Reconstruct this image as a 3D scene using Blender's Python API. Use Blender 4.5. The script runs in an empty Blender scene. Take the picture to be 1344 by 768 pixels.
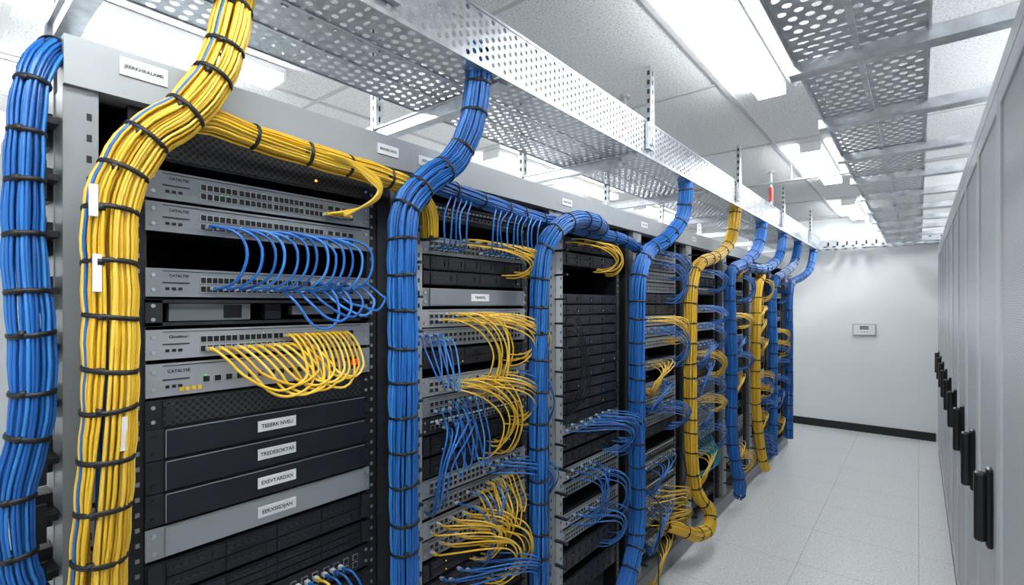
import bpy, math, random
from mathutils import Vector, Matrix
random.seed(7)
scene = bpy.context.scene
COL = scene.collection
scene.view_settings.view_transform = 'Standard'

# ---------------------------------------------------------------- materials
def nt(name):
    m = bpy.data.materials.new(name); m.use_nodes = True
    t = m.node_tree; b = t.nodes['Principled BSDF']
    return m, t, b
def mat(name, col, rough=0.5, metal=0.0, var=0.0, vscale=20, bump=0.0, spec=0.5, emit=0):
    m, t, b = nt(name)
    b.inputs['Base Color'].default_value = (*col, 1)
    b.inputs['Roughness'].default_value = rough
    b.inputs['Metallic'].default_value = metal
    b.inputs['Specular IOR Level'].default_value = spec
    if emit:
        b.inputs['Emission Color'].default_value = (*col, 1)
        b.inputs['Emission Strength'].default_value = emit
    tc = t.nodes.new('ShaderNodeTexCoord')
    n = t.nodes.new('ShaderNodeTexNoise'); n.inputs['Scale'].default_value = vscale
    n.inputs['Detail'].default_value = 4
    t.links.new(tc.outputs['Object'], n.inputs['Vector'])
    if var:
        r = t.nodes.new('ShaderNodeValToRGB')
        r.color_ramp.elements[0].position = .3; r.color_ramp.elements[1].position = .7
        r.color_ramp.elements[0].color = (*[c*(1-var) for c in col], 1)
        r.color_ramp.elements[1].color = (*[min(1, c*(1+var)) for c in col], 1)
        t.links.new(n.outputs['Fac'], r.inputs['Fac'])
        t.links.new(r.outputs['Color'], b.inputs['Base Color'])
    if bump:
        bp = t.nodes.new('ShaderNodeBump'); bp.inputs['Strength'].default_value = bump
        bp.inputs['Distance'].default_value = .002
        t.links.new(n.outputs['Fac'], bp.inputs['Height'])
        t.links.new(bp.outputs['Normal'], b.inputs['Normal'])
    return m
M = {}
M['rackgray'] = mat('rack_gray_paint', (.25,.27,.28), .42, .3, .06, 3)
M['rackgray2'] = mat('rack_light_gray', (.34,.36,.37), .45, .2, .05, 3)
M['black'] = mat('black_powdercoat', (.007,.007,.009), .5, 0, .2, 30)
M['dark'] = mat('dark_gray_metal', (.026,.029,.034), .45, .4, .15, 8)
M['navy'] = mat('server_bezel_dark', (.012,.014,.021), .42, .2, .15, 10)
M['switch'] = mat('switch_gray_metal', (.25,.27,.29), .4, .45, .06, 6)
M['switch2'] = mat('switch_light_metal', (.38,.40,.42), .4, .5, .05, 6)
M['port'] = mat('port_black', (.004,.004,.005), .4)
M['portframe'] = mat('port_frame_steel', (.50,.51,.52), .35, .7, .05)
M['white'] = mat('label_white', (.76,.77,.78), .55, 0, .03, 8)
M['ink'] = mat('label_ink', (.02,.02,.025), .6)
M['galv'] = mat('galvanised_steel', (.53,.555,.58), .34, .85, .18, 25, .2)
M['galv2'] = mat('galvanised_steel_sheet', (.46,.485,.51), .36, .85, .18, 30, .15)
M['blue1'] = mat('cable_blue', (.013,.125,.43), .32, 0, .08, 6)
M['blue2'] = mat('cable_blue_dark', (.007,.08,.31), .34, 0, .08, 6)
M['blue3'] = mat('cable_blue_light', (.032,.20,.56), .32, 0, .08, 6)
M['yel1'] = mat('cable_yellow', (.74,.46,.030), .34, 0, .06, 6)
M['yel2'] = mat('cable_yellow_deep', (.62,.35,.015), .34, 0, .06, 6)
M['yel3'] = mat('cable_yellow_light', (.82,.55,.08), .34, 0, .05, 6)
M['blkcab'] = mat('cable_black', (.01,.01,.012), .4)
M['tie'] = mat('tie_black', (.004,.004,.005), .5)
M['plug'] = mat('plug_clear', (.62,.66,.70), .2, 0, .05)
M['red'] = mat('red_paint', (.40,.02,.015), .4, 0, .1)
M['ledg'] = mat('led_green', (.1,.9,.2), .4, emit=1)
M['leda'] = mat('led_amber', (1,.45,.05), .4, emit=2)
M['ledr'] = mat('led_red', (1,.02,.015), .4, emit=2)
M['ledb'] = mat('led_blue', (.1,.4,1), .4, emit=1.5)
M['wall'] = mat('wall_paint', (.83,.845,.85), .6, 0, .012, 3, .05)
M['base'] = mat('baseboard_black', (.005,.005,.006), .5)
M['house'] = mat('fixture_white', (.82,.82,.82), .4)
M['tbar'] = mat('ceiling_tbar', (.50,.50,.50), .5)
M['thermo'] = mat('thermostat_gray', (.32,.33,.34), .4)
M['handle'] = mat('handle_black', (.005,.005,.007), .35)
M['cabframe'] = mat('cabinet_gray', (.53,.55,.58), .42, .1, .03, 3)
M['cyan'] = mat('cable_teal', (.02,.30,.42), .4)
M['pipe'] = mat('conduit_steel', (.5,.5,.5), .4, .7, .05)

def emis(name, col, s):
    m, t, b = nt(name)
    e = t.nodes.new('ShaderNodeEmission'); e.inputs[0].default_value = (*col,1); e.inputs[1].default_value = s
    t.links.new(e.outputs[0], t.nodes['Material Output'].inputs[0]); return m
M['lamp'] = emis('lamp_diffuser', (.95,.98,1), 36)

def dots_mat(name, base, hole, pitch, thr, rough=.45, metal=.2):
    m, t, b = nt(name)
    tc = t.nodes.new('ShaderNodeTexCoord'); sp = t.nodes.new('ShaderNodeSeparateXYZ')
    cb = t.nodes.new('ShaderNodeCombineXYZ')
    t.links.new(tc.outputs['Object'], sp.inputs[0])
    t.links.new(sp.outputs['Y'], cb.inputs['X']); t.links.new(sp.outputs['Z'], cb.inputs['Y'])
    rot = t.nodes.new('ShaderNodeMapping'); rot.inputs['Rotation'].default_value = (0,0,math.radians(45))
    t.links.new(cb.outputs[0], rot.inputs['Vector'])
    v = t.nodes.new('ShaderNodeTexVoronoi'); v.voronoi_dimensions = '2D'
    v.inputs['Randomness'].default_value = 0; v.inputs['Scale'].default_value = 1/pitch
    t.links.new(rot.outputs[0], v.inputs['Vector'])
    lt = t.nodes.new('ShaderNodeMath'); lt.operation = 'LESS_THAN'; lt.inputs[1].default_value = thr
    t.links.new(v.outputs['Distance'], lt.inputs[0])
    mx = t.nodes.new('ShaderNodeMix'); mx.data_type = 'RGBA'
    mx.inputs[6].default_value = (*base,1); mx.inputs[7].default_value = (*hole,1)
    t.links.new(lt.outputs[0], mx.inputs[0]); t.links.new(mx.outputs[2], b.inputs['Base Color'])
    b.inputs['Roughness'].default_value = rough; b.inputs['Metallic'].default_value = metal
    return m
M['perfdoor'] = dots_mat('perforated_door_mesh', (.57,.59,.62), (.20,.21,.23), .0085, .33, metal=.1)
M['honey'] = dots_mat('honeycomb_vent', (.035,.035,.04), (.003,.003,.003), .011, .38)

def floor_mat():
    m, t, b = nt('floor_vinyl_tile')
    tc = t.nodes.new('ShaderNodeTexCoord')
    n = t.nodes.new('ShaderNodeTexNoise'); n.inputs['Scale'].default_value = 75; n.inputs['Detail'].default_value = 4
    r = t.nodes.new('ShaderNodeValToRGB')
    r.color_ramp.elements[0].position=.36; r.color_ramp.elements[0].color=(.60,.61,.61,1)
    r.color_ramp.elements[1].position=.56; r.color_ramp.elements[1].color=(.76,.77,.77,1)
    br = t.nodes.new('ShaderNodeTexBrick'); br.offset = 0
    br.inputs['Scale'].default_value = 1; br.inputs['Brick Width'].default_value = .6
    br.inputs['Row Height'].default_value = .6; br.inputs['Mortar Size'].default_value = .003
    br.inputs['Mortar'].default_value = (.52,.52,.52,1)
    t.links.new(tc.outputs['Object'], n.inputs['Vector']); t.links.new(tc.outputs['Object'], br.inputs['Vector'])
    t.links.new(n.outputs['Fac'], r.inputs['Fac'])
    t.links.new(r.outputs['Color'], br.inputs['Color1']); t.links.new(r.outputs['Color'], br.inputs['Color2'])
    t.links.new(br.outputs['Color'], b.inputs['Base Color'])
    b.inputs['Roughness'].default_value = .3
    return m
M['floor'] = floor_mat()
def ceil_mat():
    m, t, b = nt('acoustic_ceiling_tile')
    tc = t.nodes.new('ShaderNodeTexCoord')
    n = t.nodes.new('ShaderNodeTexNoise'); n.inputs['Scale'].default_value = 110; n.inputs['Detail'].default_value = 3
    r = t.nodes.new('ShaderNodeValToRGB')
    r.color_ramp.elements[0].position=.36; r.color_ramp.elements[0].color=(.58,.58,.57,1)
    r.color_ramp.elements[1].position=.5; r.color_ramp.elements[1].color=(.84,.84,.83,1)
    t.links.new(tc.outputs['Object'], n.inputs['Vector']); t.links.new(n.outputs['Fac'], r.inputs['Fac'])
    t.links.new(r.outputs['Color'], b.inputs['Base Color'])
    b.inputs['Roughness'].default_value = .9
    return m
M['ceil'] = ceil_mat()

# ---------------------------------------------------------------- mesh builder
class MB:
    def __init__(s): s.v=[]; s.f=[]; s.m=[]; s.mats=[]
    def mi(s, k):
        if k not in s.mats: s.mats.append(k)
        return s.mats.index(k)
    def box(s, x0,x1,y0,y1,z0,z1,k):
        b=len(s.v); i=s.mi(k)
        s.v += [(x0,y0,z0),(x1,y0,z0),(x1,y1,z0),(x0,y1,z0),(x0,y0,z1),(x1,y0,z1),(x1,y1,z1),(x0,y1,z1)]
        for q in ((3,2,1,0),(4,5,6,7),(0,1,5,4),(1,2,6,5),(2,3,7,6),(3,0,4,7)):
            s.f.append(tuple(b+a for a in q)); s.m.append(i)
    def cyl(s, p0, p1, r, k, n=12):
        p0=Vector(p0); p1=Vector(p1); d=(p1-p0).normalized()
        a=d.orthogonal().normalized(); c=d.cross(a); b=len(s.v); i=s.mi(k)
        for p in (p0,p1):
            for j in range(n):
                t=2*math.pi*j/n; s.v.append(tuple(p+(a*math.cos(t)+c*math.sin(t))*r))
        for j in range(n):
            s.f.append((b+j,b+(j+1)%n,b+n+(j+1)%n,b+n+j)); s.m.append(i)
        s.f.append(tuple(b+j for j in reversed(range(n)))); s.m.append(i)
        s.f.append(tuple(b+n+j for j in range(n))); s.m.append(i)
    def torus(s, c, axis, R, r, k, n=20, mm=6, sx=1.0):
        c=Vector(c); d=Vector(axis).normalized(); a=d.orthogonal().normalized(); e=d.cross(a); b=len(s.v); i=s.mi(k)
        for j in range(n):
            t=2*math.pi*j/n; rad=a*math.cos(t)+e*math.sin(t)
            for q in range(mm):
                u=2*math.pi*q/mm
                s.v.append(tuple(c+rad*(R+r*.45*math.cos(u))+d*(r*math.sin(u))))
        for j in range(n):
            for q in range(mm):
                s.f.append((b+j*mm+q, b+((j+1)%n)*mm+q, b+((j+1)%n)*mm+(q+1)%mm, b+j*mm+(q+1)%mm)); s.m.append(i)
    def perf(s, o, U, V, nu, nv, pu, pv, k, hole, stag=True):
        """sheet with real holes; hole(iu,iv)->(ru,rv)"""
        o=Vector(o); U=Vector(U).normalized(); V=Vector(V).normalized(); i=s.mi(k)
        N=12
        for iu in range(nu):
            off = (pv/2 if (stag and iu%2) else 0)
            for iv in range(nv):
                ru,rv=hole(iu,iv)
                v0 = iv*pv+off; v1=v0+pv
                if v0 >= nv*pv-1e-6: continue
                v1=min(v1,nv*pv)
                if v1-v0 < pv*.9:
                    b=len(s.v)
                    for (a,c) in ((iu*pu,v0),((iu+1)*pu,v0),((iu+1)*pu,v1),(iu*pu,v1)): s.v.append(tuple(o+U*a+V*c))
                    s.f.append((b,b+1,b+2,b+3)); s.m.append(i); continue
                cu=(iu+.5)*pu; cv=(v0+v1)/2
                b=len(s.v)
                for (a,c) in ((pu/2,pv/2),(-pu/2,pv/2),(-pu/2,-pv/2),(pu/2,-pv/2)):
                    s.v.append(tuple(o+U*(cu+a)+V*(cv+c)))
                for j in range(N):
                    t=2*math.pi*(j+.5)/N
                    s.v.append(tuple(o+U*(cu+ru*math.cos(t))+V*(cv+rv*math.sin(t))))
                h=b+4
                for q in range(4):
                    s.f.append((b+q, h+q*3+2, h+q*3+1, h+q*3)); s.m.append(i)
                    s.f.append((b+q, b+(q+1)%4, h+((q+1)*3)%N, h+q*3+2)); s.m.append(i)
                if off and iv==0:
                    b=len(s.v)
                    for (a,c) in ((iu*pu,0),((iu+1)*pu,0),((iu+1)*pu,off),(iu*pu,off)): s.v.append(tuple(o+U*a+V*c))
                    s.f.append((b,b+1,b+2,b+3)); s.m.append(i)
    def make(s, name, bevel=0, parent=None, smooth=False):
        me=bpy.data.meshes.new(name); me.from_pydata(s.v,[],s.f)
        for k in s.mats: me.materials.append(M[k])
        me.polygons.foreach_set('material_index', s.m)
        if smooth: me.polygons.foreach_set('use_smooth',[True]*len(s.f))
        me.update(); o=bpy.data.objects.new(name, me); COL.objects.link(o)
        if bevel:
            md=o.modifiers.new('bevel','BEVEL'); md.width=bevel; md.segments=2; md.limit_method='ANGLE'
        if parent: o.parent=parent
        return o

def text(body, x, y, z, size, parent, k='ink'):
    c=bpy.data.curves.new('label_text','FONT'); c.body=body; c.size=size
    c.align_x='CENTER'; c.align_y='CENTER'; c.materials.append(M[k])
    c.offset=.0003
    o=bpy.data.objects.new('label_text',c); COL.objects.link(o)
    o.location=(x,y,z); o.rotation_euler=(math.pi/2,0,math.pi/2); o.parent=parent
    return o

# ---------------------------------------------------------------- room
CZ=2.80
XL,XR,YB,YF=-4.2,1.5,-2.6,7.85
def slab(name,a,k):
    b=MB(); b.box(*a,k); return b.make(name)
slab('floor',(XL,XR,YB,YF,-.08,0),'floor')
slab('ceiling',(XL,XR,YB,YF,CZ,CZ+.08),'ceil')
slab('wall_far',(XL,XR,YF,YF+.1,-.08,CZ+.08),'wall')
slab('wall_near',(XL,XR,YB-.1,YB,-.08,CZ+.08),'wall')
slab('wall_left',(XL-.1,XL,YB-.1,YF+.1,-.08,CZ+.08),'wall')
slab('wall_right',(XR,XR+.1,YB-.1,YF+.1,-.08,CZ+.08),'wall')
slab('baseboard_far',(XL,.16,YF-.014,YF,0,.10),'base')
g=MB()
x=XL+.35
while x<XR:
    g.box(x-.012,x+.012,YB,YF,CZ-.006,CZ+.001,'tbar'); x+=.61
y=YB+.4
while y<YF:
    g.box(XL,XR,y-.012,y+.012,CZ-.0055,CZ+.001,'tbar'); y+=1.22
g.make('trim_ceiling_grid')

# lights: shallow housing on the ceiling with a diffuser
def lamp(x0,x1,y0,y1,zb=CZ-.066):
    b=MB(); b.box(x0-.004,x1+.004,y0-.004,y1+.004,CZ-.032,CZ-.003,'house')
    b.box(x0-.003,x1+.003,y0-.012,y0,zb-.003,CZ-.003,'house'); b.box(x0-.003,x1+.003,y1,y1+.012,zb-.003,CZ-.003,'house')
    b.box(x0,x1,y0,y1,zb,CZ-.031,'lamp')  # sides glow too, added to wash the ceiling with light
    b.make('ceiling_light',.0)
for (a,b_) in ((-2.2,-.95),(-.55,.7),(1.65,2.85),(4.05,5.25),(6.5,7.65)):  # first two are unseen extras by the camera, added to brighten the room
    lamp(-.655,-.53,a,b_)
for (a,b_) in ((-.15,1.15),(2.75,4.6),(5.3,6.6)):
    lamp(-2.53,-2.38,a,b_)
lamp(-3.5,-3.31,-.2,1.1); lamp(-3.5,-3.31,2.6,3.9)  # unseen row over the rack rears, added for extra light
lamp(.75,.92,-.6,.7); lamp(.75,.92,2.6,3.9); lamp(.75,.92,5.4,6.7)  # unseen row above the right cabinets, added as fill light

# ---------------------------------------------------------------- racks
FX=-1.235
NR=8; RW=.805; RY0=.18
for i in range(NR):
    y0=RY0+RW*i; y1=y0+RW
    r=MB()
    r.box(-2.2,-1.205,y0,y1,0,.10,'rackgray')
    r.box(-1.275,-1.212,y0,y1,2.058,2.15,'rackgray2')
    r.box(-2.2,-1.275,y0,y1,2.115,2.148,'rackgray')
    eo = .13 if i==0 else .06
    e0=y0+eo; e1=e0+.54
    r.box(-1.30,-1.222,y0,y0+.052,.1,2.058,'rackgray2' if i else 'rackgray')
    r.box(-1.30,-1.222,y1-.05,y1-.002,.1,2.058,'rackgray')
    r.box(-1.30,-1.245,y1-.10,y1-.055,.1,2.058,'dark')
    for (a,b2) in ((e0-.028,e0+.004),(e1-.004,e1+.028)):
        r.box(-1.32,-1.243,a,b2,.1,2.056,'black')
        z=.14
        while z<2.04:
            r.box(-1.244,-1.2415,(a+b2)/2-.004,(a+b2)/2+.004,z,z+.009,'rackgray'); z+=.0315
    z=.16
    while z<2.03:
        for yy in (y0+.038,y1-.038,y1-.077):
            xx=-1.2445 if yy==y1-.077 else -1.2215
            r.box(xx-.001,xx,yy-.004,yy+.004,z,z+.014,'port')
        z+=.04
    r.box(-2.2,-1.30,y0+.004,y0+.012,.1,2.115,'black')
    r.box(-2.2,-1.30,y1-.012,y1-.004,.1,2.115,'black')
    if i==0: r.box(-2.2,-1.30,y0-.002,y0+.004,.1,2.115,'rackgray2')
    if i==NR-1: r.box(-2.2,-1.30,y1-.004,y1+.002,.1,2.115,'rackgray')
    r.box(-2.2,-2.185,y0+.012,y1-.012,.1,2.115,'black')
    for yy in (e0,e1): r.box(-1.95,-1.90,yy-.02,yy+.02,.1,2.1,'dark')
    z=.2
    while z<2.0:
        if i==0:
            r.box(-1.30,-1.235,y0-.055,y0-.003,z,z+.012,'black')
            r.box(-1.24,-1.232,y0-.055,y0-.02,z-.035,z+.035,'black')
            r.box(-1.36,-1.30,y0-.04,y0-.003,z-.03,z+.035,'black')
        r.box(-1.235,-1.16,y1-.012,y1+.004,z,z+.008,'dark')
        z+=.105
    o=r.make('server_rack',.0015)
    l=MB()
    if i==0:
        l.box(-1.212,-1.209,.262,.342,2.103,2.138,'white'); lo=l.make('header_label',parent=o)
        text('JEERKHRALAME',-1.2085,.302,2.1205,.0095,lo)
        l=MB(); l.box(-1.212,-1.209,.86,.935,2.09,2.12,'white'); lo=l.make('header_label',parent=o)
        text('BRKERCHOS',-1.2085,.8975,2.105,.0105,lo)
    else:
        l.box(-1.212,-1.209,y0+.03,y0+.11,2.09,2.12,'white'); lo=l.make('header_label',parent=o)
        text('SERVCROM',-1.2085,y0+.07,2.105,.0115,lo)

# ---------------------------------------------------------------- devices
def screws(b,y0,y1,z0,z1):
    for yy in (y0+.013,y1-.013):
        for zz in (z0+(z1-z0)*.25,z1-(z1-z0)*.25):
            b.cyl((FX,yy,zz),(FX+.003,yy,zz),.0042,'portframe',8)
def port(b,y,z,w=.0125,h=.0105):
    x=FX
    b.box(x,x+.0025,y-w/2-.0014,y+w/2+.0014,z-h/2-.0014,z+h/2+.0014,'portframe')
    b.box(x+.002,x+.0034,y-w/2,y+w/2,z-h/2,z+h/2,'port')
def dev_switch(y0,y1,z0,z1,k='switch',txt='CATALYSE',name='network_switch',cols=22,rows=2,full=False):
    b=MB(); H=z1-z0
    b.box(FX-.36,FX-.002,y0+.02,y1-.02,z0+.002,z1-.002,'dark')
    b.box(FX-.006,FX,y0,y1,z0+.001,z1-.001,k)
    screws(b,y0,y1,z0,z1)
    b.box(FX,FX+.0012,y0+.03,y1-.03,z1-.007,z1-.0055,'dark')
    ya=y0+.105 if not full else y0+.035
    yb=y1-.15 if not full else y1-.035
    n=cols
    pitch=(yb-ya)/n
    for c in range(n):
        gy=ya+pitch*(c+.5)+ (0.003*((c//6)-1.5))
        for rr in range(rows):
            zz=z0+H*(.30 if rr==0 else .62) if rows==2 else z0+H*.42
            port(b,gy,zz,min(.0128,pitch*.80),min(.0122,H*.2))
            if random.random()<.06: b.box(FX,FX+.0035,gy-.002,gy-.0005,zz+H*.12,zz+H*.14,'ledg')
    if not full:
        for q in range(4):
            yy=y1-.125+q*.021
            for zz in (z0+H*.3,z0+H*.62): port(b,yy,zz,.014,.011)
        for q in range(3): b.box(FX,FX+.002,y0+.035+q*.012,y0+.042+q*.012,z0+H*.25,z0+H*.34,'port')
        b.box(FX,FX+.0015,y0+.03,y0+.08,z0+H*.48,z0+H*.52,'dark')
    o=b.make(name)
    if not full: text(txt,FX+.001,y0+.06,z0+H*.74,H*.125,o)
    return o
def dev_patch(y0,y1,z0,z1,cols=24):
    b=MB(); H=z1-z0
    b.box(FX-.1,FX-.003,y0+.02,y1-.02,z0+.003,z1-.003,'black')
    b.box(FX-.005,FX,y0,y1,z0+.001,z1-.001,'dark'); screws(b,y0,y1,z0,z1)
    p=(y1-y0-.07)/cols
    for c in range(cols):
        port(b,y0+.035+p*(c+.5),z0+H*.4,min(.0125,p*.75),.011)
        b.box(FX,FX+.001,y0+.035+p*(c+.15),y0+.035+p*(c+.85),z0+H*.68,z0+H*.78,'white')
    return b.make('patch_panel')
def dev_blank(y0,y1,z0,z1,k='navy',label=None,name='rack_server'):
    b=MB()
    b.box(FX-.5,FX-.003,y0+.02,y1-.02,z0+.002,z1-.002,'black')
    b.box(FX-.006,FX-.001,y0,y1,z0+.0005,z1-.0005,'dark' if k=='navy' else k)
    b.box(FX-.002,FX+.005,y0+.034,y1-.02,z0+.004,z1-.003,k)
    b.box(FX+.004,FX+.0058,y0+.034,y1-.02,z1-.0048,z1-.003,'rackgray2')
    b.box(FX+.004,FX+.0058,y0+.034,y0+.0355,z0+.004,z1-.003,'rackgray2')
    for zz in (z0+.015,z1-.015):
        for yy in (y0+.014,y1-.009): b.cyl((FX-.001,yy,zz),(FX+.003,yy,zz),.005,'portframe' if k!='navy' else 'black',10)
    o=b.make(name)
    if label:
        ym=(y0+y1)/2+.0; zm=(z0+z1)/2
        l=MB(); l.box(FX+.005,FX+.0068,ym-.047,ym+.047,zm-.0125,zm+.0135,'white'); lo=l.make('label_plate',parent=o)
        text(label,FX+.0072,ym,zm,.0125,lo)
    return o
def dev_honey(y0,y1,z0,z1,led=False):
    b=MB(); b.box(FX-.4,FX-.003,y0+.02,y1-.02,z0+.002,z1-.002,'black')
    b.box(FX-.006,FX-.001,y0,y1,z0,z1,'black')
    b.box(FX-.001,FX+.003,y0+.03,y1-.03,z0+.004,z1-.004,'honey')
    b.box(FX-.001,FX+.005,y0+.035,y0+.05,z0+.012,z1-.012,'dark')
    b.box(FX-.001,FX+.005,y1-.12,y1-.04,z1-.022,z1-.006,'dark')
    if led: b.box(FX+.002,FX+.006,y1-.17,y1-.165,z0+.02,z0+.025,'leda')
    screws(b,y0,y1,z0,z1); return b.make('vented_blanking_panel')
def dev_drives(y0,y1,z0,z1,n=6,rows=2,blue=False,k='navy'):
    b=MB(); H=z1-z0
    b.box(FX-.5,FX-.003,y0+.02,y1-.02,z0+.002,z1-.002,'black')
    b.box(FX-.006,FX,y0,y1,z0+.001,z1-.001,k)
    b.box(FX,FX+.006,y0+.003,y0+.028,z0+.004,z1-.004,'dark'); b.box(FX,FX+.006,y1-.028,y1-.003,z0+.004,z1-.004,'dark')
    w=(y1-y0-.07)/n; h=(H-.008)/rows
    for c in range(n):
        for rr in range(rows):
            a=y0+.035+c*w; zz=z0+.004+rr*h
            b.box(FX,FX+.005,a+.0012,a+w-.0012,zz+.0012,zz+h-.0012,'navy' if (c+rr)%5 else 'black')
            b.box(FX+.005,FX+.0062,a+.006,a+w*.7,zz+h*.35,zz+h*.62,'honey')
            q=random.random()
            if q<.16:
                kk='ledb' if (blue and q<.1) else ('ledg' if q<.06 else 'leda')
                b.box(FX+.005,FX+.0068,a+w*.84,a+w*.84+.0025,zz+h*.3,zz+h*.3+.0025,kk)
            b.box(FX+.005,FX+.009,a+w*.76,a+w*.78,zz+h*.25,zz+h*.75,'dark')
    screws(b,y0,y1,z0,z1)
    return b.make('rack_server')
def dev_open(y0,y1,z0,z1):
    b=MB(); H=z1-z0
    b.box(FX-.45,FX-.03,y0+.02,y1-.02,z0+.002,z0+.006,'dark')
    b.box(FX-.006,FX,y0,y1,z0+.001,z0+.008,'dark'); b.box(FX-.006,FX,y0,y1,z1-.008,z1-.001,'dark')
    b.box(FX-.006,FX,y0,y0+.03,z0,z1,'dark'); b.box(FX-.006,FX,y1-.03,y1,z0,z1,'dark')
    b.box(FX-.05,FX-.03,y0+.05,y0+.22,z0+.01,z1-.01,'rackgray'); b.box(FX-.06,FX-.04,y0+.26,y0+.30,z0+.01,z1-.01,'dark')
    b.box(FX-.03,FX-.028,y0+.16,y0+.2,z0+.015,z1-.012,'port')
    b.box(FX-.06,FX-.04,y0+.33,y0+.45,z0+.02,z1-.015,'rackgray')
    screws(b,y0,y1,z0,z1)
    return b.make('rack_shelf')

# rack 1
A,B=.31,.85
dev_honey(A,B,1.955,2.035,True)
dev_switch(A,B,1.873,1.935,'switch')
dev_switch(A,B,1.804,1.868,'switch')
dev_switch(A,B,1.666,1.728,'switch',cols=24)
dev_open(A,B,1.604,1.662)
dev_switch(A,B,1.533,1.598,'switch2',txt='Cloutitione')
o=dev_switch(A,B,1.454,1.526,'switch2',cols=12,rows=1)
b=MB(); b.box(FX,FX+.003,.785,.812,1.475,1.502,'port'); b.box(FX+.003,FX+.006,.790,.804,1.481,1.496,'ledr')
for q in range(4): b.box(FX,FX+.002,.37+q*.012,.378+q*.012,1.463,1.472,'yel1')
b.make('status_lamp',parent=o)
dev_honey(A,B,1.389,1.449)
dev_blank(A,B,1.322,1.388,label='TEEERK NVEU')
dev_blank(A,B,1.253,1.321,label='TREDESOKTAS')
dev_blank(A,B,1.184,1.252,label='EXEVTARDXX')
dev_blank(A,B,1.114,1.180,k='switch2',label='EEKXSEDIJAN')
dev_drives(A,B,1.035,1.108,4,2); dev_drives(A,B,.965,1.030,4,3)
dev_switch(A,B,.895,.960,'dark',cols=16,full=True)
z=.888
for q in range(10):
    dev_drives(A,B,z-.066,z,5,2 if q%2 else 3)
    z-=.07
# rack 2
def R(i): 
    y0=RY0+RW*i+.06; return y0,y0+.54
A,B=R(1)
dev_patch(A,B,1.93,1.99)
dev_switch(A,B,1.815,1.875,'switch',full=True)
dev_drives(A,B,1.765,1.812,6,1); dev_drives(A,B,1.715,1.762,4,1,True)
dev_blank(A,B,1.645,1.705,k='switch',name='rack_server',label='TIBARDEL')
dev_switch(A,B,1.575,1.635,'switch2',full=True); dev_switch(A,B,1.51,1.572,'switch',full=True)
dev_drives(A,B,1.44,1.50,6,2)
dev_switch(A,B,1.35,1.412,'switch2',full=True); dev_switch(A,B,1.283,1.347,'switch',full=True)
dev_patch(A,B,1.225,1.28); dev_drives(A,B,1.155,1.22,8,2,True); dev_drives(A,B,1.085,1.15,8,2,True)
for zz in (1.02,.955,.885,.82): dev_switch(A,B,zz-.0,zz+.06,'switch2' if zz in(1.02,.885) else 'switch',full=True)
z=.81
while z>.2: dev_drives(A,B,z-.062,z,6,2); z-=.066
# rack 3
A,B=R(2)
dev_drives(A,B,1.90,1.96,6,2); dev_drives(A,B,1.83,1.89,4,2)
z=1.70
while z>1.14: dev_drives(A,B,z-.046,z,4,1,True); z-=.05
dev_switch(A,B,1.06,1.12,'switch',full=True); dev_drives(A,B,.99,1.05,8,2,True); dev_drives(A,B,.92,.98,8,2)
dev_switch(A,B,.85,.91,'switch2',full=True); dev_switch(A,B,.78,.84,'switch',full=True); dev_switch(A,B,.64,.70,'switch2',full=True)
dev_switch(A,B,.57,.63,'switch',full=True); dev_drives(A,B,.44,.53,8,2); dev_drives(A,B,.3,.4,8,2)
SW={}
for i in range(3,NR):
    A,B=R(i); z=1.98; SW[i]=[]
    rnd=random.Random(i*13)
    while z>.22:
        q=rnd.random(); h=.06
        if q<.44: dev_switch(A,B,z-h,z,'switch2' if q<.28 else 'switch',full=True,cols=16); SW[i].append(z-h/2)
        elif q<.52: dev_patch(A,B,z-h,z,16); SW[i].append(z-h/2)
        elif q<.8: dev_drives(A,B,z-h,z,5,2,q<.6)
        z-=h+.006

# ---------------------------------------------------------------- cables
def catmull(pts, step=.03):
    P=[Vector(p) for p in pts]; P=[P[0]*2-P[1]]+P+[P[-1]*2-P[-2]]
    out=[]
    for i in range(1,len(P)-2):
        L=(P[i+1]-P[i]).length; n=max(2,int(L/step))
        for j in range(n):
            t=j/n
            out.append(.5*((2*P[i])+(P[i+1]-P[i-1])*t+(2*P[i-1]-5*P[i]+4*P[i+1]-P[i+2])*t*t+(3*P[i]-P[i-1]-3*P[i+1]+P[i+2])*t**3))
    out.append(P[-2]); return out
def newcurve(name, r, mats, res=1):
    c=bpy.data.curves.new(name,'CURVE'); c.dimensions='3D'; c.bevel_depth=r; c.bevel_resolution=res
    c.use_fill_caps=True
    for k in mats: c.materials.append(M[k])
    return c
def addspline(c, pts, mi=0):
    s=c.splines.new('POLY'); s.points.add(len(pts)-1)
    co=[]
    for p in pts: co+= [p[0],p[1],p[2],1]
    s.points.foreach_set('co',co); s.material_index=mi; s.use_smooth=True
YM=['yel1','yel2','yel3','blue1']; BM=['blue1','blue2','blue3','yel1']
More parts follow.
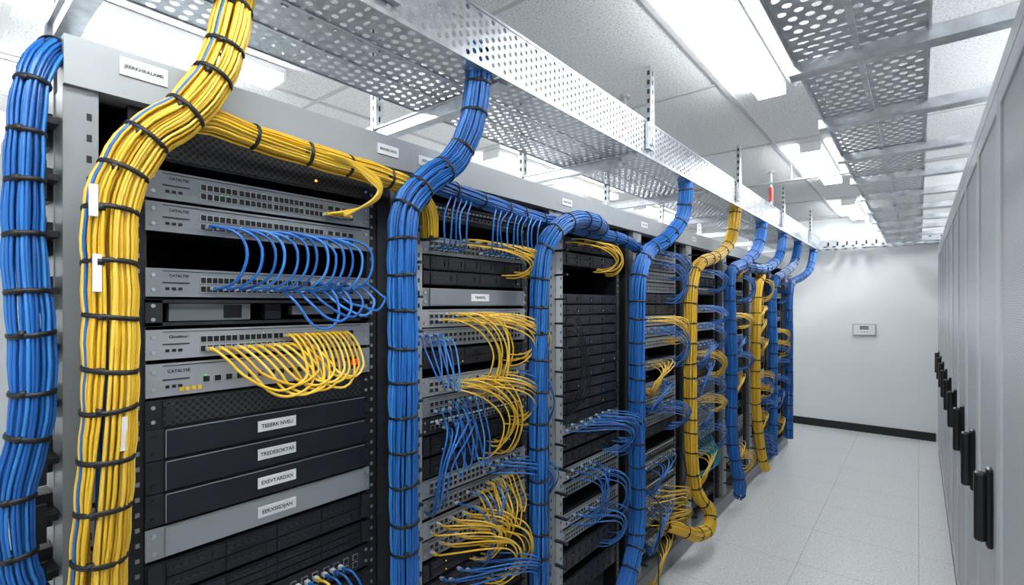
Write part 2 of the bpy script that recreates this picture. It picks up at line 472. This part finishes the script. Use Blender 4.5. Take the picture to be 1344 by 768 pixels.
def bundle(name, pts, Rr, mats, sr=.0033, step=.03, ties=.105, rings=2, alt=0.0, Rf=None, tie0=.03):
    path=catmull(pts,step); n=len(path)
    T=[(path[min(i+1,n-1)]-path[max(i-1,0)]).normalized() for i in range(n)]
    N=[T[0].orthogonal().normalized()]
    for i in range(1,n):
        v=N[-1]-T[i]*N[-1].dot(T[i]); N.append(v.normalized())
    S=[0]
    for i in range(1,n): S.append(S[-1]+(path[i]-path[i-1]).length)
    tot=S[-1]
    c=newcurve(name,sr,mats)
    RR=[Rr*(Rf(S[i]/tot) if Rf else 1)*(1+.09*abs(math.sin(math.pi*(S[i]-tie0)/ties))) for i in range(n)]
    for k in range(rings):
        rad0=Rr-sr-k*1.85*sr
        if rad0<sr: break
        cnt=max(3,int(2*math.pi*rad0/(2.0*sr)))
        for j in range(cnt):
            th=2*math.pi*j/cnt+k*.3+random.uniform(-.05,.05); ph=random.uniform(0,6.28); fr=random.uniform(3,9)
            ph2=random.uniform(0,6.28); jr=random.uniform(-.0012,.0012); tw=random.uniform(.3,.55)
            pl=[]
            for i in range(n):
                rr=RR[i]-sr-k*1.85*sr+jr+.0018*math.sin(fr*S[i]*1.3+ph2)
                a=th+tw*S[i]+.09*math.sin(fr*S[i]+ph)
                Bn=T[i].cross(N[i])
                pl.append(path[i]+(N[i]*math.cos(a)+Bn*math.sin(a))*rr)
            q=random.random()
            mi=3 if q<alt else random.choice((0,0,0,1,2))
            addspline(c,pl,mi)
    o=bpy.data.objects.new(name,c); COL.objects.link(o)
    if ties:
        t=MB(); s=tie0
        while s<tot:
            i=min(range(n),key=lambda q:abs(S[q]-s))
            tilt=Vector((random.uniform(-.12,.12),random.uniform(-.12,.12),random.uniform(-.12,.12)))
            t.torus(path[i],(T[i]+tilt),RR[i]+.0012,.0050,'tie',24,6)
            h=path[i]+Vector((RR[i]*.8,-RR[i]*.5,0)); t.box(h.x-.005,h.x+.006,h.y-.005,h.y+.005,h.z-.005,h.z+.006,'tie')
            s+=ties
        t.make('cable_ties',parent=o,smooth=True)
    return o

# big yellow trunk
yb=bundle('yellow_cable_bundle',[(-1.20,.46,2.47),(-1.16,.455,2.36),(-1.13,.440,2.28),(-1.12,.405,2.14),(-1.13,.350,2.035),(-1.13,.285,1.965),(-1.13,.242,1.87),(-1.13,.230,1.787),
 (-1.13,.232,1.65),(-1.13,.230,1.485),(-1.13,.222,1.308),(-1.13,.214,1.147),(-1.13,.21,.9),(-1.14,.21,.5),(-1.15,.21,.08)],
 .0325,YM,sr=.0029,step=.022,ties=.088,alt=.03,Rf=lambda t:1.0+.18*math.sin(math.pi*min(1,max(0,(t-.02)/.8))))
l=MB()
for (yy,zz,h) in ((.195,1.83,.055),(.200,1.705,.065),(.236,1.42,.06)):
    l.box(-1.100,-1.0935,yy,yy+.012,zz-h/2,zz+h/2,'white')
lo=l.make('cable_labels',parent=yb)
bundle('yellow_cable_bundle',[(-1.15,.33,2.02),(-1.155,.40,2.038),(-1.165,.493,2.03),(-1.17,.681,2.02),(-1.175,.843,2.015),(-1.18,.951,2.0),(-1.19,1.03,1.95),(-1.2,1.05,1.86)],
 .027,YM,sr=.0030,step=.025,ties=.13)
# blue trunk outside first rack
bundle('blue_cable_bundle',[(-1.42,.26,2.165),(-1.33,.215,2.155),(-1.25,.172,2.125),(-1.215,.142,2.06),(-1.20,.130,1.95),(-1.20,.128,1.75),(-1.19,.135,1.6),(-1.19,.134,1.45),(-1.19,.114,1.32),(-1.19,.120,1.2),(-1.19,.135,1.1),(-1.2,.14,.6),(-1.2,.14,.05)],
 .0225,BM,sr=.0029,step=.022,ties=.09,Rf=lambda t:1.0+.30*math.exp(-((t-.34)/.12)**2))
# blue trunks
bundle('blue_cable_bundle',[(-1.10,1.16,2.46),(-1.07,1.14,2.40),(-1.09,1.129,2.228),(-1.12,1.08,2.10),(-1.14,.985,2.02),(-1.15,.915,1.93),(-1.15,.90,1.80),(-1.15,.905,1.5),(-1.15,.907,1.2),(-1.15,.91,.84),(-1.15,.91,.08)],
 .039,BM,sr=.0032,step=.025,ties=.1)
bundle('blue_cable_bundle',[(-1.17,1.0,2.03),(-1.18,1.17,2.02),(-1.18,1.4,2.005),(-1.185,1.6,1.995),(-1.19,1.8,1.995),(-1.19,2.1,1.99),(-1.18,2.35,1.985),(-1.17,2.50,1.95)],
 .027,BM,sr=.0032,step=.03,ties=.12)
bundle('blue_cable_bundle',[(-1.17,2.1,2.01),(-1.13,1.96,2.02),(-1.125,1.80,2.01),(-1.13,1.68,1.965),(-1.14,1.59,1.87),(-1.145,1.567,1.75),(-1.15,1.565,1.4),(-1.15,1.565,1.0),(-1.15,1.57,.6),(-1.15,1.57,.08)],
 .036,BM,sr=.0034,step=.03,ties=.11)
bundle('blue_cable_bundle',[(-1.10,2.92,2.46),(-1.06,2.9,2.36),(-1.08,2.89,2.16),(-1.11,2.73,2.02),(-1.14,2.54,1.93),(-1.15,2.46,1.80),(-1.15,2.44,1.6),(-1.15,2.44,1.0),(-1.15,2.44,.5),(-1.14,2.36,.33),(-1.13,2.20,.2),(-1.15,2.05,.13)],
 .040,BM,sr=.0036,step=.035,ties=.11)
bundle('yellow_cable_bundle',[(-1.10,3.93,2.46),(-1.06,3.92,2.37),(-1.08,3.86,2.12),(-1.11,3.66,2.0),(-1.14,3.37,1.92),(-1.15,3.25,1.76),(-1.15,3.23,1.4),(-1.15,3.23,1.0),(-1.14,3.23,.655),(-1.12,3.27,.42),(-1.07,3.36,.29),(-1.05,3.28,.2),(-1.08,3.1,.22),(-1.14,2.95,.3),(-1.22,2.88,.33)],
 .038,YM,sr=.0038,step=.04,ties=.12)
bundle('blue_cable_bundle',[(-1.10,4.75,2.46),(-1.06,4.73,2.36),(-1.08,4.66,2.14),(-1.11,4.4,2.0),(-1.15,4.18,1.93),(-1.16,4.13,1.8),(-1.15,4.14,1.2),(-1.15,4.16,.6),(-1.1,4.2,.2),(-1.12,4.22,.12)],
 .043,BM,sr=.0042,step=.05,ties=.14)
bundle('yellow_cable_bundle',[(-1.25,5.35,1.99),(-1.18,5.2,1.97),(-1.13,5.0,1.9),(-1.14,4.91,1.75),(-1.15,4.9,1.2),(-1.15,4.92,.7),(-1.12,4.97,.3),(-1.1,5.05,.12)],
 .038,YM,sr=.0042,step=.05,ties=.14)
bundle('blue_cable_bundle',[(-1.10,5.62,2.46),(-1.06,5.6,2.36),(-1.08,5.5,2.12),(-1.11,5.1,1.99),(-1.15,4.65,1.97),(-1.19,4.35,1.96)],
 .040,BM,sr=.0045,step=.05,ties=.14)
bundle('blue_cable_bundle',[(-1.10,6.45,2.46),(-1.06,6.43,2.36),(-1.08,6.3,2.12),(-1.11,5.95,1.99),(-1.15,5.66,1.9),(-1.16,5.6,1.7),(-1.15,5.6,1.2),(-1.15,5.6,.6),(-1.15,5.6,.12)],
 .040,BM,sr=.0045,step=.05,ties=.14)
bundle('blue_cable_bundle',[(-1.10,7.5,2.46),(-1.06,7.48,2.36),(-1.08,7.3,2.1),(-1.11,6.9,1.98),(-1.15,6.55,1.9),(-1.15,6.4,1.7),(-1.15,6.4,1.2),(-1.15,6.4,.12)],
 .040,BM,sr=.0045,step=.05,ties=.14)

# patch cords ----------------------------------------------------
def cordset(name, items, mats, r=.0031, plugs=True, step=.012):
    c=newcurve(name,r,mats,1); pb=MB()
    for pts,mi in items:
        addspline(c,catmull(pts,step),mi)
        if plugs:
            for p in (pts[0],pts[-1]):
                if abs(p[0]-(FX+.004))<.003:
                    pb.box(p[0]-.002,p[0]+.014,p[1]-.0052,p[1]+.0052,p[2]-.004,p[2]+.004,'plug')
                    pb.box(p[0]+.010,p[0]+.024,p[1]-.0042,p[1]+.0042,p[2]-.0038,p[2]+.0038,mats[mi])
    o=bpy.data.objects.new(name,c); COL.objects.link(o)
    if pb.v: pb.make('plugs',parent=o)
    return o
u=random.uniform
def blk(n): return [0,0,1,2][n%4]
PX=FX+.004
# rack1 blue arches: switch B lower row -> switch C
it=[]
for k in range(13):
    ya=.425+k*.0225; yc=.435+k*.0265
    ym=max(ya,yc)+.045+u(-.006,.006)
    h=u(-.006,.006)
    it.append(([(PX,ya,1.823),(PX+.03,ya+.002,1.823),(PX+.06,ya+(ym-ya)*.55,1.818+h),(PX+.073,ym-.004,1.797+h),(PX+.078,ym+.002,1.76),(PX+.074,ym-.008,1.72+h*.5),(PX+.055,yc+.018,1.694),(PX+.028,yc+.002,1.686),(PX,yc,1.686)],blk(k)))
for k in range(5):
    ya=.60+k*.036; lo_=1.605-u(0,.02)+.012*k
    it.append(([(PX,ya-.02,1.686),(PX+.03,ya-.02,1.684),(PX+.065,ya-.005,1.655),(PX+.08,ya+.03,lo_+.01),(PX+.085,ya+.07,lo_),(PX+.08,ya+.10,lo_+.03),(PX+.065,ya+.10,1.675),(PX+.03,ya+.08,1.705),(PX,ya+.075,1.706)],blk(k)))
cordset('blue_patch_cords',it,['blue1','blue2','blue3'],r=.0035)
# rack1 yellow: nested hanging U loops
it=[]
n=12
for k in range(n):
    ya=.425+k*.020; ye=.60+k*.0145
    low=1.445+u(-.014,.016)
    ym=(ya+ye)/2+.035
    it.append(([(PX,ya,1.552),(PX+.03,ya+.002,1.551),(PX+.058,ya+.018,1.53),(PX+.07,ya+.045,1.495),(PX+.078,ym-.035,low+.014),(PX+.082,ym+.012,low),(PX+.08,ye+.012,low+.022),(PX+.07,ye+.02,1.50),(PX+.055,ye+.012,1.545),(PX+.03,ye+.002,1.573),(PX,ye,1.574)],blk(k)))
cordset('yellow_patch_cords',it,['yel1','yel2','yel3'],r=.0034)
# rack1: yellow from header bundle hooks down to switch A right side
it=[]
for k in range(8):
    o_=k*.0050
    it.append(([(-1.165,.62+k*.004,2.032-k*.002),(-1.13,.69+k*.004,2.024-k*.002),(-1.115,.755+o_*.6,2.006-o_),(-1.108,.798-o_*.2,1.975-o_*.6),(-1.115,.798-o_*.6,1.938-o_*.3),(-1.14,.772-o_*.5,1.912-o_*.2),(-1.185,.74,1.900-k*.002),(PX+.025,.712+k*.008,1.893),(PX,.706+k*.0095,1.892)],blk(k)))
cordset('yellow_patch_cords',it,['yel1','yel2','yel3'],r=.0033)
it=[]
for k in range(9):
    ya=.56+k*.024
    it.append(([(PX,ya,.93),(PX+.03,ya,.932),(PX+.055,ya+.006,.93),(PX+.075,ya+.02,.89),(PX+.06,ya+.04,.80)],(0,0,3,0,3,0,3,3,3)[k]))
cordset('mixed_patch_cords',it,['yel1','yel2','yel3','blue1'])

def arch_up(A,B,z,n,zb,mats,name,shift=.06,x2=-1.185):
    it=[]
    for k in range(n):
        ya=A+(B-A)*(k+.5)/n; w=u(-.012,.012)
        it.append(([(PX,ya,z),(PX+.03,ya,z),(PX+.07,ya-.02,z+.012),(PX+.085,ya-.04+w,z+.06),(PX+.085,ya-.035+w,z+.11),(PX+.075,ya-.005,zb-.02),(PX+.06,ya+shift*.6,zb+.008),(x2,ya+shift,zb)],blk(k)))
    cordset(name,it,mats)
def fan(A,B,z,n,yd,zd,mats,name,drop=.05,out=.085,xd=-1.19,tight=.022,r=.0029,step=.014):
    """cords leave the ports, arch sideways and fall in nested loops near yd"""
    it=[]
    for k in range(n):
        ya=A+(B-A)*(k+.5)/n
        zz=z+(k%2)*.02; j=u(-1,1)
        ydd=yd+j*tight-(.012*(n/2-k) if yd>ya else -.012*(n/2-k)); dy=ydd-ya; h=(zz-zd)*(1+.15*u(-1,1))
        it.append(([(PX,ya,zz),(PX+.028,ya,zz),(PX+out*.7,ya+dy*.15,zz-.002),(PX+out,ya+dy*.5,zz-h*.12-drop*.25),(PX+out*1.02,ya+dy*.85,zz-h*.34-drop*.35),(PX+out*.95,ydd,zz-h*.62),(PX+out*.7,ydd-dy*.05,zz-h*.9),(PX+out*.35,ydd-dy*.16,zz-h*1.03),(xd,ydd-dy*.25,zz-h*1.02)],blk(k)))
    cordset(name,it,mats,r=r,step=step)
def drapes(A,B,z,n,span,dip,mats,name,out=.08,r=.0029,zj=.02):
    """short U-shaped jumpers between ports of the same device"""
    it=[]
    for k in range(n):
        ya=A+(B-A)*(k+.5)/n; s=span*u(.8,1.25); d=dip*u(.75,1.25)
        it.append(([(PX,ya,z),(PX+.03,ya,z),(PX+out*.7,ya+s*.12,z-d*.3),(PX+out,ya+s*.35,z-d*.85),(PX+out*1.05,ya+s*.6,z-d),(PX+out*.95,ya+s*.95,z-d*.6),(PX+out*.6,ya+s*1.02,z-d*.15),(PX+.03,ya+s,z+zj),(PX,ya+s,z+zj)],blk(k)))
    cordset(name,it,mats,r=r)
BL=['blue1','blue2','blue3']; YL=['yel1','yel2','yel3']
# rack2
A,B=R(1)
arch_up(A+.04,A+.16,1.835,5,2.0,BL,'blue_patch_cords',.03)
arch_up(A+.26,B+.02,1.835,10,2.0,BL,'blue_patch_cords',.03)
fan(A+.14,B-.14,1.855,8,B-.0,1.77,YL,'yellow_patch_cords',.0,.08,FX)
fan(A+.10,B-.12,1.595,9,B+.01,1.44,YL,'yellow_patch_cords',.0,.09,FX)
fan(A+.06,A+.30,1.60,8,B-.22,1.36,YL,'yellow_patch_cords',.02,.085,FX)
fan(A+.14,B-.10,1.37,8,B+.0,1.20,YL,'yellow_patch_cords',.0,.09,FX)
fan(A+.06,A+.30,1.37,8,B-.16,1.12,YL,'yellow_patch_cords',.02,.085,FX)
drapes(A+.02,A+.12,1.53,4,-.05,.13,BL,'blue_patch_cords',.08)
drapes(A+.04,A+.2,1.30,5,.06,.17,BL,'blue_patch_cords',.08)
fan(A+.22,A+.05,1.24,6,A+.02,1.0,BL,'blue_patch_cords',.02,.08,FX)
fan(A+.38,B-.04,1.37,4,B+.05,1.14,BL,'blue_patch_cords',.0,.1,FX)
fan(A+.28,B-.04,1.04,9,B+.06,.88,BL,'blue_patch_cords',.0,.10,FX)
fan(A+.02,B-.25,.905,9,A+.34,.76,YL,'yellow_patch_cords',.0,.085,FX)
drapes(A+.22,A+.40,.975,7,.06,.13,YL,'yellow_patch_cords',.08)
fan(A+.02,B-.15,.84,10,A+.44,.64,YL,'yellow_patch_cords',.0,.09,FX)
fan(A+.12,A+.40,.97,5,A+.28,.74,BL,'blue_patch_cords',.02,.08,FX)
fan(A+.02,B-.2,.72,8,B+.0,.5,BL,'blue_patch_cords',.0,.1,FX)
# rack3
A,B=R(2)
fan(A+.0,B-.15,1.93,7,B-.12,1.82,YL,'yellow_patch_cords',.0,.08,FX)
fan(A+.02,B-.2,1.08,8,B-.02,.90,BL,'blue_patch_cords',.0,.11,FX)
fan(A+.25,B-.1,1.09,6,B+.04,.94,BL,'blue_patch_cords',.0,.12,FX)
fan(A+.02,A+.3,.87,7,A+.24,.64,BL,'blue_patch_cords',.0,.1,FX)
fan(A+.28,B-.1,.80,5,B-.08,.6,BL,'blue_patch_cords',.0,.1,FX)
fan(A+.02,B-.2,.66,6,B-.1,.48,BL,'blue_patch_cords',.0,.1,FX)
cordset('black_power_cords',[([(FX-.02,A+.03,1.5+.03*q),(FX+.05,A+.06,1.48+.03*q),(FX+.05,A+.09+.02*q,1.32),(FX+.02,A+.05+.03*q,1.2),(FX-.02,A+.02,1.1)],0) for q in range(5)],['blkcab'],plugs=False)
# farther racks
for i in range(3,NR):
    A,B=R(i); rnd=random.Random(i*5+1)
    for n,z in enumerate(SW[i]):
        if rnd.random()<.75:
            yel = rnd.random()<.42
            left=rnd.random()<.35
            a0=A+rnd.uniform(.02,.1); b0=B-rnd.uniform(.06,.16)
            yd= B+rnd.uniform(-.08,.0) if not left else A+rnd.uniform(.0,.08)
            fan(a0,b0,z,rnd.choice((6,8,9)),yd,z-rnd.uniform(.10,.2),YL if yel else BL,'yellow_patch_cords' if yel else 'blue_patch_cords',rnd.uniform(.0,.04),.1,FX,r=.0032,step=.03)
A,B=R(3)
cordset('black_power_cords',[([(FX,B-.1,.75),(FX+.06,B-.05,.7),(FX+.07,B+.0,.55),(FX+.05,B-.08,.47),(FX,B-.2,.5)],0),([(FX,A+.1,.55),(FX+.1,A+.05,.5),(-1.12,A+.0,.3),(-1.08,A-.12,.03),(-1.05,A-.3,.012)],0)],['blkcab'],r=.004,plugs=False)
A,B=R(4)
cordset('teal_patch_cords',[([(FX,A+.1+.03*q,.62+.02*q),(FX+.08,A+.12+.03*q,.6),(FX+.1,A+.2+.02*q,.5),(FX+.05,A+.1+.03*q,.44),(FX,A+.05,.46)],0) for q in range(8)],['cyan'],plugs=False)

# ---------------------------------------------------------------- left cable tray
TB=1.65+.72; TT=1.65+.895; TXR=-1.02; TXL=-1.445
t=MB()
pu=.034; nu=int((7.8+.6)/pu)
def hb(iu,iv):
    if (iu//5)%3==1: return (.0055,.0135) if iv%2 else (.009,.009)
    return (.0105,.0105)
t.perf((TXL,-.6,TB),(0,1,0),(1,0,0),nu,12,pu,(TXR-TXL)/12,'galv2',hb)
nf=int((7.8+.6)/.028)
t.perf((TXR,-.6,TB+.008),(0,1,0),(0,0,1),nf,6,.028,(TT-TB-.016)/6,'galv2',lambda a,b:(.0082,.0082))
t.perf((TXL,-.6,TB+.008),(0,1,0),(0,0,1),nf,6,.028,(TT-TB-.016)/6,'galv2',lambda a,b:(.0082,.0082))
t.box(TXR-.003,TXR+.003,-.6,7.8,TB-.003,TB+.009,'galv'); t.box(TXR-.022,TXR+.003,-.6,7.8,TT-.009,TT,'galv')
t.box(TXL-.003,TXL+.003,-.6,7.8,TB-.003,TB+.009,'galv'); t.box(TXL-.003,TXL+.022,-.6,7.8,TT-.009,TT,'galv')
for q in range(1,3):
    xx=TXL+(TXR-TXL)*q/3; t.box(xx-.004,xx+.004,-.6,7.8,TB-.004,TB-.0005,'galv')
t.make('perforated_cable_tray')
def strut(b,x,y,z0,z1,w=.04,d=.022,face='y'):
    b.box(x-w/2,x+w/2,y-d/2,y+d/2,z0,z1,'galv')
    z=z0+.02
    while z<z1-.02:
        b.box(x-.006,x+.006,y-d/2-.0008,y+d/2+.0008,z,z+.022,'dark')
        b.box(x-w/2-.0008,x+w/2+.0008,y-.004,y+.004,z,z+.022,'dark'); z+=.045
y=.25
while y<7.6:
    b=MB(); b.box(-1.95,TXR-.10,y-.022,y+.022,TB-.05,TB-.008,'galv')
    b.box(-1.95,TXR-.02,y-.03,y+.03,TB-.012,TB-.006,'galv')
    b.box(-1.80,-1.70,y-.035,y+.035,TB-.06,TB+.0,'galv')
    strut(b,-1.72,y+.0,2.15,CZ,.035,.035)
    b.make('tray_support_bracket'); y+=.97
for y in (.75,2.28,3.81,5.34,6.87):
    b=MB(); strut(b,TXR+.015,y,TB+.05,CZ,.022,.045)
    b.box(TXR+.004,TXR+.02,y-.03,y+.03,TB+.03,TB+.16,'galv')
    for zz in (TB+.06,TB+.12): b.cyl((TXR+.02,y,zz),(TXR+.03,y,zz),.009,'galv',6)
    b.make('tray_hanger_strut')
b=MB()
b.box(-1.0,1.1,7.50,7.515,TB,TB+.11,'galv'); b.box(-1.0,1.1,7.74,7.755,TB,TB+.11,'galv')
x=-.95
while x<1.05: b.box(x,x+.03,7.5,7.75,TB+.01,TB+.03,'galv'); b.box(x+.04,x+.06,7.498,7.50,TB+.03,TB+.08,'dark'); x+=.1
strut(b,-.5,7.62,TB,CZ,.03,.03)
b.make('cable_ladder')

# ---------------------------------------------------------------- right overhead tray
RT=1.65+.72
b=MB()
b.perf((-.295,.2,RT+.03),(0,1,0),(1,0,0),int(7.2/.038),8,.038,.0395,'galv2',lambda iu,iv:(.0112,.0112) if (iu//6)%3 else (.006,.0145))
for xx in (-.297,.023):
    b.box(xx-.003,xx+.003,.2,7.4,RT+.02,RT+.06,'galv')
b.box(-.145,-.13,.2,7.4,RT+.022,RT+.029,'galv')
y=.57
while y<7.4:
    b.box(-.315,.42,y-.028,y+.028,RT-.008,RT-.004,'galv')
    b.box(-.315,.42,y-.028,y-.024,RT-.005,RT+.029,'galv'); b.box(-.315,.42,y+.024,y+.028,RT-.005,RT+.029,'galv')
    y+=.6
for y in (1.17,3.57,5.97):
    strut(b,.36,y,RT+.0,CZ,.03,.03)
b.make('overhead_cable_tray')

# ---------------------------------------------------------------- right cabinets
CX=.161; ZT=2.29
yy=1.27-.6*4
while yy<7.2:
    c=MB(); y0=yy; y1=yy+.598
    c.box(CX+.03,1.15,y0,y1,0,ZT,'cabframe')
    c.box(CX+.008,CX+.03,y0,y1,.0,.08,'dark')
    c.box(CX+.004,CX+.03,y0,y1,ZT-.05,ZT,'cabframe')
    c.box(CX+.004,CX+.03,y0+.003,y0+.035,.085,ZT-.055,'cabframe'); c.box(CX+.004,CX+.03,y1-.045,y1-.003,.085,ZT-.055,'cabframe')
    c.box(CX+.004,CX+.03,y0+.03,y1-.04,.085,.14,'cabframe'); c.box(CX+.004,CX+.03,y0+.03,y1-.04,ZT-.11,ZT-.055,'cabframe')
    c.box(CX+.010,CX+.029,y0+.03,y1-.04,.12,ZT-.1,'perfdoor')
    o=c.make('server_cabinet',.002)
    if yy>1.8 or yy<.5:
        hy=y0+.19; hh=MB()
        hh.box(CX-.006,CX+.012,hy-.024,hy+.024,.92,1.16,'handle')
        hh.box(CX-.032,CX-.004,hy-.018,hy+.018,.935,1.145,'handle')
        h=hh.make('door_handle',.009,parent=o)
    yy+=.6

# ---------------------------------------------------------------- wall device, pipes, sprinkler
b=MB(); b.box(-.67,-.42,YF-.03,YF,1.255,1.40,'thermo'); b.box(-.66,-.43,YF-.034,YF-.03,1.262,1.393,'house')
b.box(-.59,-.50,YF-.036,YF-.033,1.33,1.375,'dark'); b.box(-.585,-.505,YF-.0375,YF-.0355,1.335,1.37,'switch')
for q in range(3): b.box(-.58+q*.03,-.565+q*.03,YF-.037,YF-.033,1.295,1.305,'rackgray')
b.make('wall_thermostat',.004)
b=MB(); b.cyl((-1.9,4.55,2.66),(.3,4.55,2.66),.011,'pipe'); b.cyl((-.40,2.5,2.76),(-.40,6.3,2.76),.009,'pipe')
for x in (-1.6,-.8,0): b.cyl((x,4.55,2.66),(x,4.55,CZ),.005,'pipe',8)
b.make('conduit_pipe')
for (x,y,zt) in ((-1.25,2.5,2.72),(-.985,4.72,2.66)):
    b=MB(); b.cyl((x,y,zt-.12),(x,y,zt),.018,'red'); b.cyl((x,y,zt-.15),(x,y,zt-.12),.012,'pipe'); b.cyl((x,y,zt),(x,y,CZ-.015),.008,'pipe'); b.cyl((x,y,CZ-.015),(x,y,CZ),.03,'pipe')
    b.make('fire_sprinkler')

# ---------------------------------------------------------------- world & camera
w=bpy.data.worlds.new('world'); scene.world=w; w.use_nodes=True
w.node_tree.nodes['Background'].inputs[0].default_value=(.8,.87,1,1)
w.node_tree.nodes['Background'].inputs[1].default_value=.3
cam=bpy.data.cameras.new('camera'); co=bpy.data.objects.new('camera',cam); COL.objects.link(co)
co.location=(0,0,1.65); co.rotation_euler=(math.pi/2,0,math.radians(39.4))
cam.sensor_width=36; cam.lens=36*650/1344; cam.shift_y=16/1344; cam.clip_start=.02
scene.camera=co
